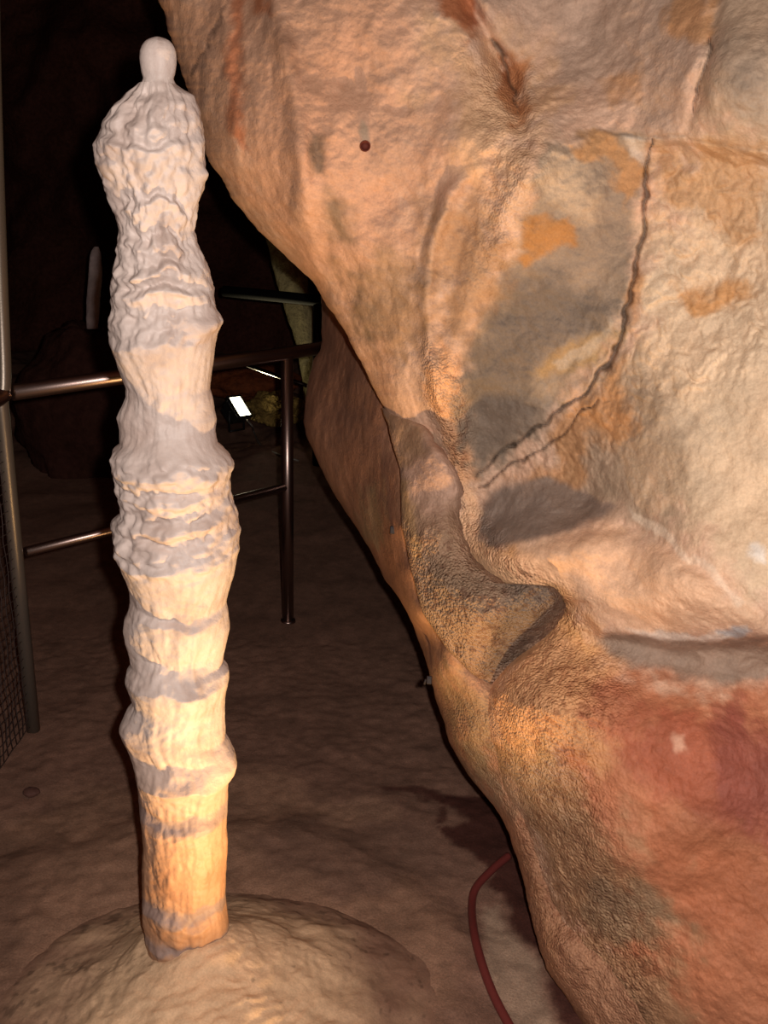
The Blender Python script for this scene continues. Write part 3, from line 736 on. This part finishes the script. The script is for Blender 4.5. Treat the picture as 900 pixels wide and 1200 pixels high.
def fpt(px, py): return on_z(np.float64(px), np.float64(py), 0.0)
postR = fpt(337.5, 729); postL = fpt(39, 855)
def height_at(p, py):
    zz = np.linspace(0, 3.0, 3000); q = project_row(p[0], p[1], zz)[1]
    return float(np.interp(-py, -q, zz))
def tz(p, z): return np.array([p[0], p[1], z])
R0 = 0.0225
zR = height_at(postR, 414); zL = height_at(postL, 462)
mR = height_at(postR, 570); mL = height_at(postL, 650)
dirR = (postR - postL) / np.linalg.norm(postR - postL)
railing = empty('railing', tz(postR, 0)); railing['label'] = 'steel tube railing with one upright crossing the dark passage behind the stalagmite'; railing['category'] = 'railing'
b = MB(); b.tube([tz(postL, zL) + dirR * .035, tz(postR, zR), tz(postR, zR) + dirR * .33], R0, 20); b.build('top_rail', M_STEEL, railing)
b = MB(); b.tube([tz(postL, mL) + dirR * .03, tz(postR, mR) - dirR * .012], .0145, 16); b.build('mid_rail', M_STEEL, railing)
b = MB(); b.tube([tz(postR, -.03), tz(postR, zR - .012)], .0215, 20)
b.tube([tz(postR, .0), tz(postR, .012)], [.03, .026], 20); b.build('post', M_STEEL, railing)

# wire mesh fence along the left edge: bent post, returning handrail, netting
fence = empty('mesh_fence', tz(postL, 0)); fence['label'] = 'wire mesh fence with a tall steel post at the left edge of the walkway'; fence['category'] = 'fence'
tL = project(tz(postL, zL))[2]
topA = at(np.float64(0), np.float64(330), tL - .02); topB = at(np.float64(-7), np.float64(120), tL - .05); topC = at(np.float64(-12), np.float64(-120), tL - .08)
b = MB(); b.tube([tz(postL, -.03), tz(postL, mL), tz(postL, zL - .05)] + curve_pts([tz(postL, zL - .02), at(np.float64(4), np.float64(440), tL), topA, topB, topC], 6), .020, 20)
b.build('post', M_GALV, fence)
turn = postL + np.array([-.10, -.28, 0]); endp = postL + np.array([-.30, -1.5, 0])
b = MB(); b.tube(curve_pts([tz(postL, zL) + dirR * .012, tz(postL, zL) + np.array([-.015, -.05, -.012]), tz(turn, zL - .01), tz(endp, zL - .01)], 8), R0, 18)
b.build('handrail', M_STEEL, fence)
mesh = MB()
ed = np.array([-.26, -1.25, 0.0]) ; Lm = np.linalg.norm(ed); ed = ed / Lm
def sag(u, z): 
    return tz(postL, 0) + ed * u + np.array([.02 * math.sin(u * 7 + z * 3) * min(1, u * 4) + .028 * min(1, u * 3), 0, z])
for k in range(1, 42):
    u = .008 + k * .028
    if u > Lm: break
    mesh.tube([sag(u + .006 * math.sin(z * 40 + k), z) for z in np.arange(.02, 1.95, .05)], .0014, 5)
for k in range(0, 69):
    z = .02 + k * .028
    mesh.tube([sag(u, z + .003 * math.sin(u * 50 + k)) for u in np.arange(-.005, Lm, .05)], .0014, 5)
mesh.build('wire_netting', M_WIRE, fence, smooth=True)

# the second railing, further down the passage
farB = fpt(371, 549); 
zF = height_at(farB, 352)
far = empty('railing', tz(farB, 0)); far['label'] = 'far dark railing in the gap between the rock wall and the lit rock column'; far['category'] = 'railing'
tf = project(tz(farB, zF))[2]
b = MB(); b.tube([tz(farB, 0.0), tz(farB, zF - .02)], .025, 18); b.tube([tz(farB, .0), tz(farB, .012)], [.035, .03], 18); b.build('post', M_DSTEEL, far)
b = MB(); b.tube([tz(farB, zF) + np.array([.3, -.02, 0]), tz(farB, zF), at(np.float64(262), np.float64(341), tf + .15)], .03, 18); b.build('top_rail', M_MATT, far)
b = MB(); b.tube([at(np.float64(372), np.float64(456), tf), at(np.float64(328), np.float64(441.5), tf + .1), at(np.float64(290), np.float64(428), tf + .2)], .011, 12); b.build('mid_rail', M_DSTEEL, far)

# ------------------------------------------------------------------ floodlight with its cable
tl = 5.75
c0 = at(np.float64(274), np.float64(479), tl)
c0 = at(np.float64(280.5), np.float64(477), tl)
sidev = rt * .034 + up * .011 + fwd * .05; sidev /= np.linalg.norm(sidev)
upv = -rt * .033 + up * .053 + fwd * .0108; upv = upv - sidev * (upv @ sidev); upv /= np.linalg.norm(upv)
nrm = np.cross(sidev, upv); nrm = nrm if nrm @ fwd < 0 else -nrm
# the lamp face leans: its long side runs along upv
lamp = empty('floodlight', c0 - np.array([0, 0, .09])); lamp['label'] = 'small glowing floodlight on the ground behind the railing'; lamp['category'] = 'lamp'
b = MB(); b.box(c0 - nrm * .035, nrm * .035, sidev * .053, upv * .070, .012)
for k in range(-3, 4): b.box(c0 - nrm * .082 + sidev * .014 * k, nrm * .014, sidev * .003, upv * .05)
b.build('housing', M_BLACK, lamp, smooth=False)
b = MB()
for s_ in (-1, 1):
    b.box(c0 + sidev * .053 * s_ + nrm * .004, nrm * .008, sidev * .006, upv * .070, .002); b.box(c0 + upv * .070 * s_ + nrm * .004, nrm * .008, sidev * .058, upv * .006, .002)
b.build('front_frame', M_BLACK, lamp, smooth=False)
m_lens, nt, bs, N, L = mat('lit_lamp_glass'); bs.inputs['Emission Color'].default_value = (1.0, .93, .62, 1); bs.inputs['Emission Strength'].default_value = 14
bs.inputs['Base Color'].default_value = (.9, .9, .85, 1)
b = MB(); b.box(c0 + nrm * .004, nrm * .003, sidev * .046, upv * .064, .002); b.build('lens', m_lens, lamp, smooth=False)
b = MB(); 
for s_ in (-1, 1): b.tube([c0 + sidev * .062 * s_ - nrm * .03, c0 + sidev * .062 * s_ - nrm * .03 - np.array([0, 0, .12])], .006, 8)
b.tube([c0 - sidev * .062 - nrm * .03 - np.array([0, 0, .12]), c0 + sidev * .062 - nrm * .03 - np.array([0, 0, .12])], .006, 8); b.build('bracket', M_BLACK, lamp)
def fz_at(px, py):
    p = fpt(px, py)
    for _ in range(6): p = on_z(np.float64(px), np.float64(py), float(floor_h(np.array([p[0]]), np.array([p[1]]))[0]) + .008)
    return p
b = MB(); b.tube(curve_pts([c0 - nrm * .03 + sidev * .03 - upv * .06, c0 + sidev * .05 - np.array([-.05, .05, .11]), fz_at(297, 505), fz_at(306, 522), fz_at(325, 532), fz_at(350, 540)], 8), .006, 8)
tag(b.build('power_cable', M_CABLE), 'thin cable trailing from the glowing floodlight across the dark ground', 'cable')

# ------------------------------------------------------------------ rocks seen down the passage
def blob(name, material, c, radii, seed, rough=.18, sub=48, parent=None):
    th = np.linspace(0, math.pi, sub); ph = np.linspace(0, 2 * math.pi, sub * 2, endpoint=False)
    PH, TH_ = np.meshgrid(ph, th)
    S = np.stack([np.sin(TH_) * np.cos(PH), np.sin(TH_) * np.sin(PH), np.cos(TH_)], -1)
    rr = 1 + rough * fbm(S + seed, 1.6, 5, seed) + .35 * rough * (np.abs(fbm(S + seed, 5, 3, seed + 3)))
    V_ = v3(c) + S * rr[..., None] * v3(radii)
    b_ = MB(); b_.grid(V_, close_u=True); return b_.build(name, material, parent)
def ribbon_column(name, material, path, radii, seed, rough=.15, seg=64):
    P_ = curve_pts(path, 14); n = len(P_)
    R_ = np.interp(np.linspace(0, 1, n), np.linspace(0, 1, len(radii)), radii)
    an = np.linspace(0, 2 * math.pi, seg, endpoint=False)
    V_ = np.zeros((n, seg, 3))
    for k in range(n):
        ring = np.stack([np.cos(an), .8 * np.sin(an), 0 * an], -1)
        q = P_[k] + ring * R_[k]
        V_[k] = P_[k] + ring * (R_[k] * (1 + rough * fbm(q, 4 / max(R_.mean(), .05) * .12, 4, seed)))[:, None]
    b_ = MB(); b_.grid(V_, close_u=True)
    for row in (0, n - 1):
        i0 = b_.n; b_.add([V_[row].mean(0)], [])
        b_.f += [(i0, row * seg + j, row * seg + (j + 1) % seg) for j in range(seg)]
    return b_.build(name, material)
T2 = 6.0
rc = ribbon_column('rock_column', M_PALE, [at(np.float64(a), np.float64(b_), T2) for a, b_ in ((312, 200), (330, 275), (340, 320), (350, 360), (359, 400), (364, 440), (372, 505))], [.105, .095, .10, .085, .065, .055, .06], 61)
tag(rc, 'pale leaning flowstone column far back beside the rock wall, lit by the floodlight', 'rock column')
o = blob('boulder', M_RED, at(np.float64(290), np.float64(446), 6.5), (.34, .22, .12), 71); tag(o, 'dark reddish boulder lying behind the glowing floodlight', 'rock')
o = blob('rock_ledge', M_RUBBLE, at(np.float64(324), np.float64(479), 6.0), (.16, .14, .10), 81, rough=.35, sub=70); tag(o, 'low lumpy ochre rock on the ground right of the glowing floodlight', 'rock')
pt = at(np.float64(110), np.float64(372), 5.2)
gs = ribbon_column('stalagmite', M_GHOST, [at(np.float64(a), np.float64(b_), 5.2) for a, b_ in ((113, 289), (112, 300), (111, 330), (109, 360), (108, 385))], [.012, .030, .036, .036, .03], 91)
tag(gs, 'dim grey stalagmite far back in the dark, left of the tall pale one', 'stalagmite')
o = blob('boulder', M_SOOT, pt + v3([-.05, .1, -.58]), (.42, .36, .52), 95, rough=.2); tag(o, 'dark brown boulder in the dark under the dim grey stalagmite', 'rock')

# ------------------------------------------------------------------ hose, pebble, wall fittings
hp = [(560, 1019), (566, 1026), (558, 1040), (553, 1062), (556, 1095), (565, 1130), (578, 1165), (596, 1200), (620, 1240), (650, 1280)]
hpt = [fz_at(a, b_) for a, b_ in [(596, 1003), (578, 1018)] + hp[2:]]
b = MB(); b.tube(curve_pts(hpt, 12), .0095, 14)
tag(b.build('hose', M_HOSE), 'dark red hose curving over the floor below the rock wall', 'hose')
p = fz_at(37, 928); o = blob('pebble', M_PEBBLE, p, (.022, .018, .010), 33, sub=20); tag(o, 'small dark brown pebble on the floor left of the mound', 'pebble')

def wall_t(px, py, fn): return float(fn(np.array([[float(px)]]), np.array([[float(py)]]))[0, 0])
# drilled hole: a short clay-lined sleeve, open towards the room
hc = at(np.float64(428), np.float64(171), wall_t(428, 171, m_relief) - .026); hd = hc - CAM; hd /= np.linalg.norm(hd)
hu = np.cross(hd, v3([0, 0, 1])); hu /= np.linalg.norm(hu); hw = np.cross(hu, hd)
b = MB(); an = np.linspace(0, 2 * math.pi, 24, endpoint=False)
prof = [(.0102, .03), (.0105, -.002), (.0095, -.004), (.0082, -.002), (.0075, .004), (.004, .007)]
Vh = np.stack([hc + r_ * (np.cos(an)[:, None] * hu + np.sin(an)[:, None] * hw) + hd * z_ for r_, z_ in prof]); b.grid(Vh, close_u=True); b.add([hc + hd * .008], []); b.f += [(b.n - 1, 5 * 24 + j, 5 * 24 + (j + 1) % 24) for j in range(24)]
tag(b.build('bore_plug', M_HOLE), 'small dark red round plug sunk in the upper rock wall', 'wall plug')
def anchor(px, py, t, label, hook):
    c = at(np.float64(px), np.float64(py), t); e = empty('wall_anchor', c); tag(e, label, 'wall fitting', 'anchors on the lower rock flank')
    d_ = c - CAM; d_ /= np.linalg.norm(d_); u_ = np.cross(d_, v3([0, 0, 1])); u_ /= np.linalg.norm(u_); w_ = np.cross(u_, d_)
    b_ = MB(); b_.box(c, u_ * .0058, w_ * .009, d_ * .012, .0015); b_.build('plate', M_ANCHOR, e, smooth=False)
    b_ = MB(); b_.tube([c - d_ * .011, c - d_ * .017], .0035, 6); b_.build('bolt', M_ANCHOR, e, smooth=False)
    if hook:
        b_ = MB(); b_.tube([c + d_ * .01, c - u_ * .0, c - u_ * .008 - d_ * .004, c - u_ * .010 - w_ * .010 - d_ * .004], .0028, 8); b_.build('hook', M_ANCHOR, e)
anchor(460, 621, wall_t(460, 621, A_DEPTH) - .012, 'small dark square anchor on the rock flank right of the railing upright', False)
anchor(503, 797, wall_t(508, 797, A_DEPTH) - .004, 'tiny dark hooked anchor at the lower edge of the rock flank above the floor', True)

# ------------------------------------------------------------------ the cave around it
def shell(name, P0, du, dv, nu, nv, amp, seed, nrm_):
    U_, V_ = np.meshgrid(np.linspace(0, 1, nu), np.linspace(0, 1, nv))
    P_ = v3(P0) + U_[..., None] * v3(du) + V_[..., None] * v3(dv)
    P_ = P_ + (amp * fbm(P_, .7, 6, seed))[..., None] * v3(nrm_)
    b_ = MB(); b_.grid(P_); return tag(b_.build(name, M_DARK, fix=False), kind='structure')
shell('wall_back', (-4.2, 8.6, -.4), (8.4, 0, 0), (0, .6, 4.4), 140, 90, .8, 401, (0, 1, 0))
shell('wall_left', (-3.0, -1, -.4), (-.3, 10, 0), (-.4, 0, 4.4), 160, 90, .6, 402, (1, 0, 0))
shell('ceiling', (-4.2, -1, 3.3), (8.4, 0, 0), (0, 10, .3), 140, 140, .5, 403, (0, 0, 1))

# ------------------------------------------------------------------ light
def lamp_obj(name, kind, loc, energy, col, **kw):
    l = bpy.data.lights.new(name, kind); l.energy = energy; l.color = col
    for k, v in kw.items(): setattr(l, k, v)
    o_ = bpy.data.objects.new(name, l); COL.objects.link(o_); o_.location = tuple(float(q) for q in loc); return o_
def aim(o_, target):
    o_.rotation_euler = (Vector([float(q) for q in target]) - o_.location).to_track_quat('-Z', 'Y').to_euler()
# the camera's own flash, just right of the lens
lamp_obj('camera_flash', 'POINT', CAM + rt * .05 + up * .025 - fwd * .02, 142, (1.0, .925, .88), shadow_soft_size=.012)
# warm spotlight on the ground in front of the stalagmite
sp = lamp_obj('warm_spotlight', 'SPOT', (.12, 1.06, .06), 95, (1.0, .64, .28), shadow_soft_size=.025, spot_size=math.radians(96), spot_blend=1.0)
aim(sp, (-.34, 1.58, .98))
fl_ = lamp_obj('floodlight_beam', 'AREA', c0 + nrm * .03, 7.0, (1.0, .86, .5), shape='RECTANGLE', size=.13, size_y=.11, spread=math.radians(110))
aim(fl_, c0 + nrm)
fl_.parent = lamp; fl_.location = tuple(Vector(fl_.location) - lamp.location)

w = bpy.data.worlds.new('cave_dark'); bpy.context.scene.world = w; w.use_nodes = True
w.node_tree.nodes['Background'].inputs[0].default_value = (.02, .008, .006, 1); w.node_tree.nodes['Background'].inputs[1].default_value = .15

# ------------------------------------------------------------------ camera and colour management
cd = bpy.data.cameras.new('camera'); co = bpy.data.objects.new('camera', cd); COL.objects.link(co)
cd.sensor_fit = 'VERTICAL'; cd.sensor_height = 36; cd.lens = 36 * F / 1200; cd.clip_start = .02; cd.clip_end = 60
Mx = Matrix(((rt[0], up[0], -fwd[0], CAM[0]), (rt[1], up[1], -fwd[1], CAM[1]), (rt[2], up[2], -fwd[2], CAM[2]), (0, 0, 0, 1)))
co.matrix_world = Mx
sc = bpy.context.scene; sc.camera = co
sc.view_settings.view_transform = 'Standard'; sc.view_settings.look = 'None'; sc.view_settings.gamma = 1; sc.view_settings.exposure = 0
sc.view_settings.use_curve_mapping = False
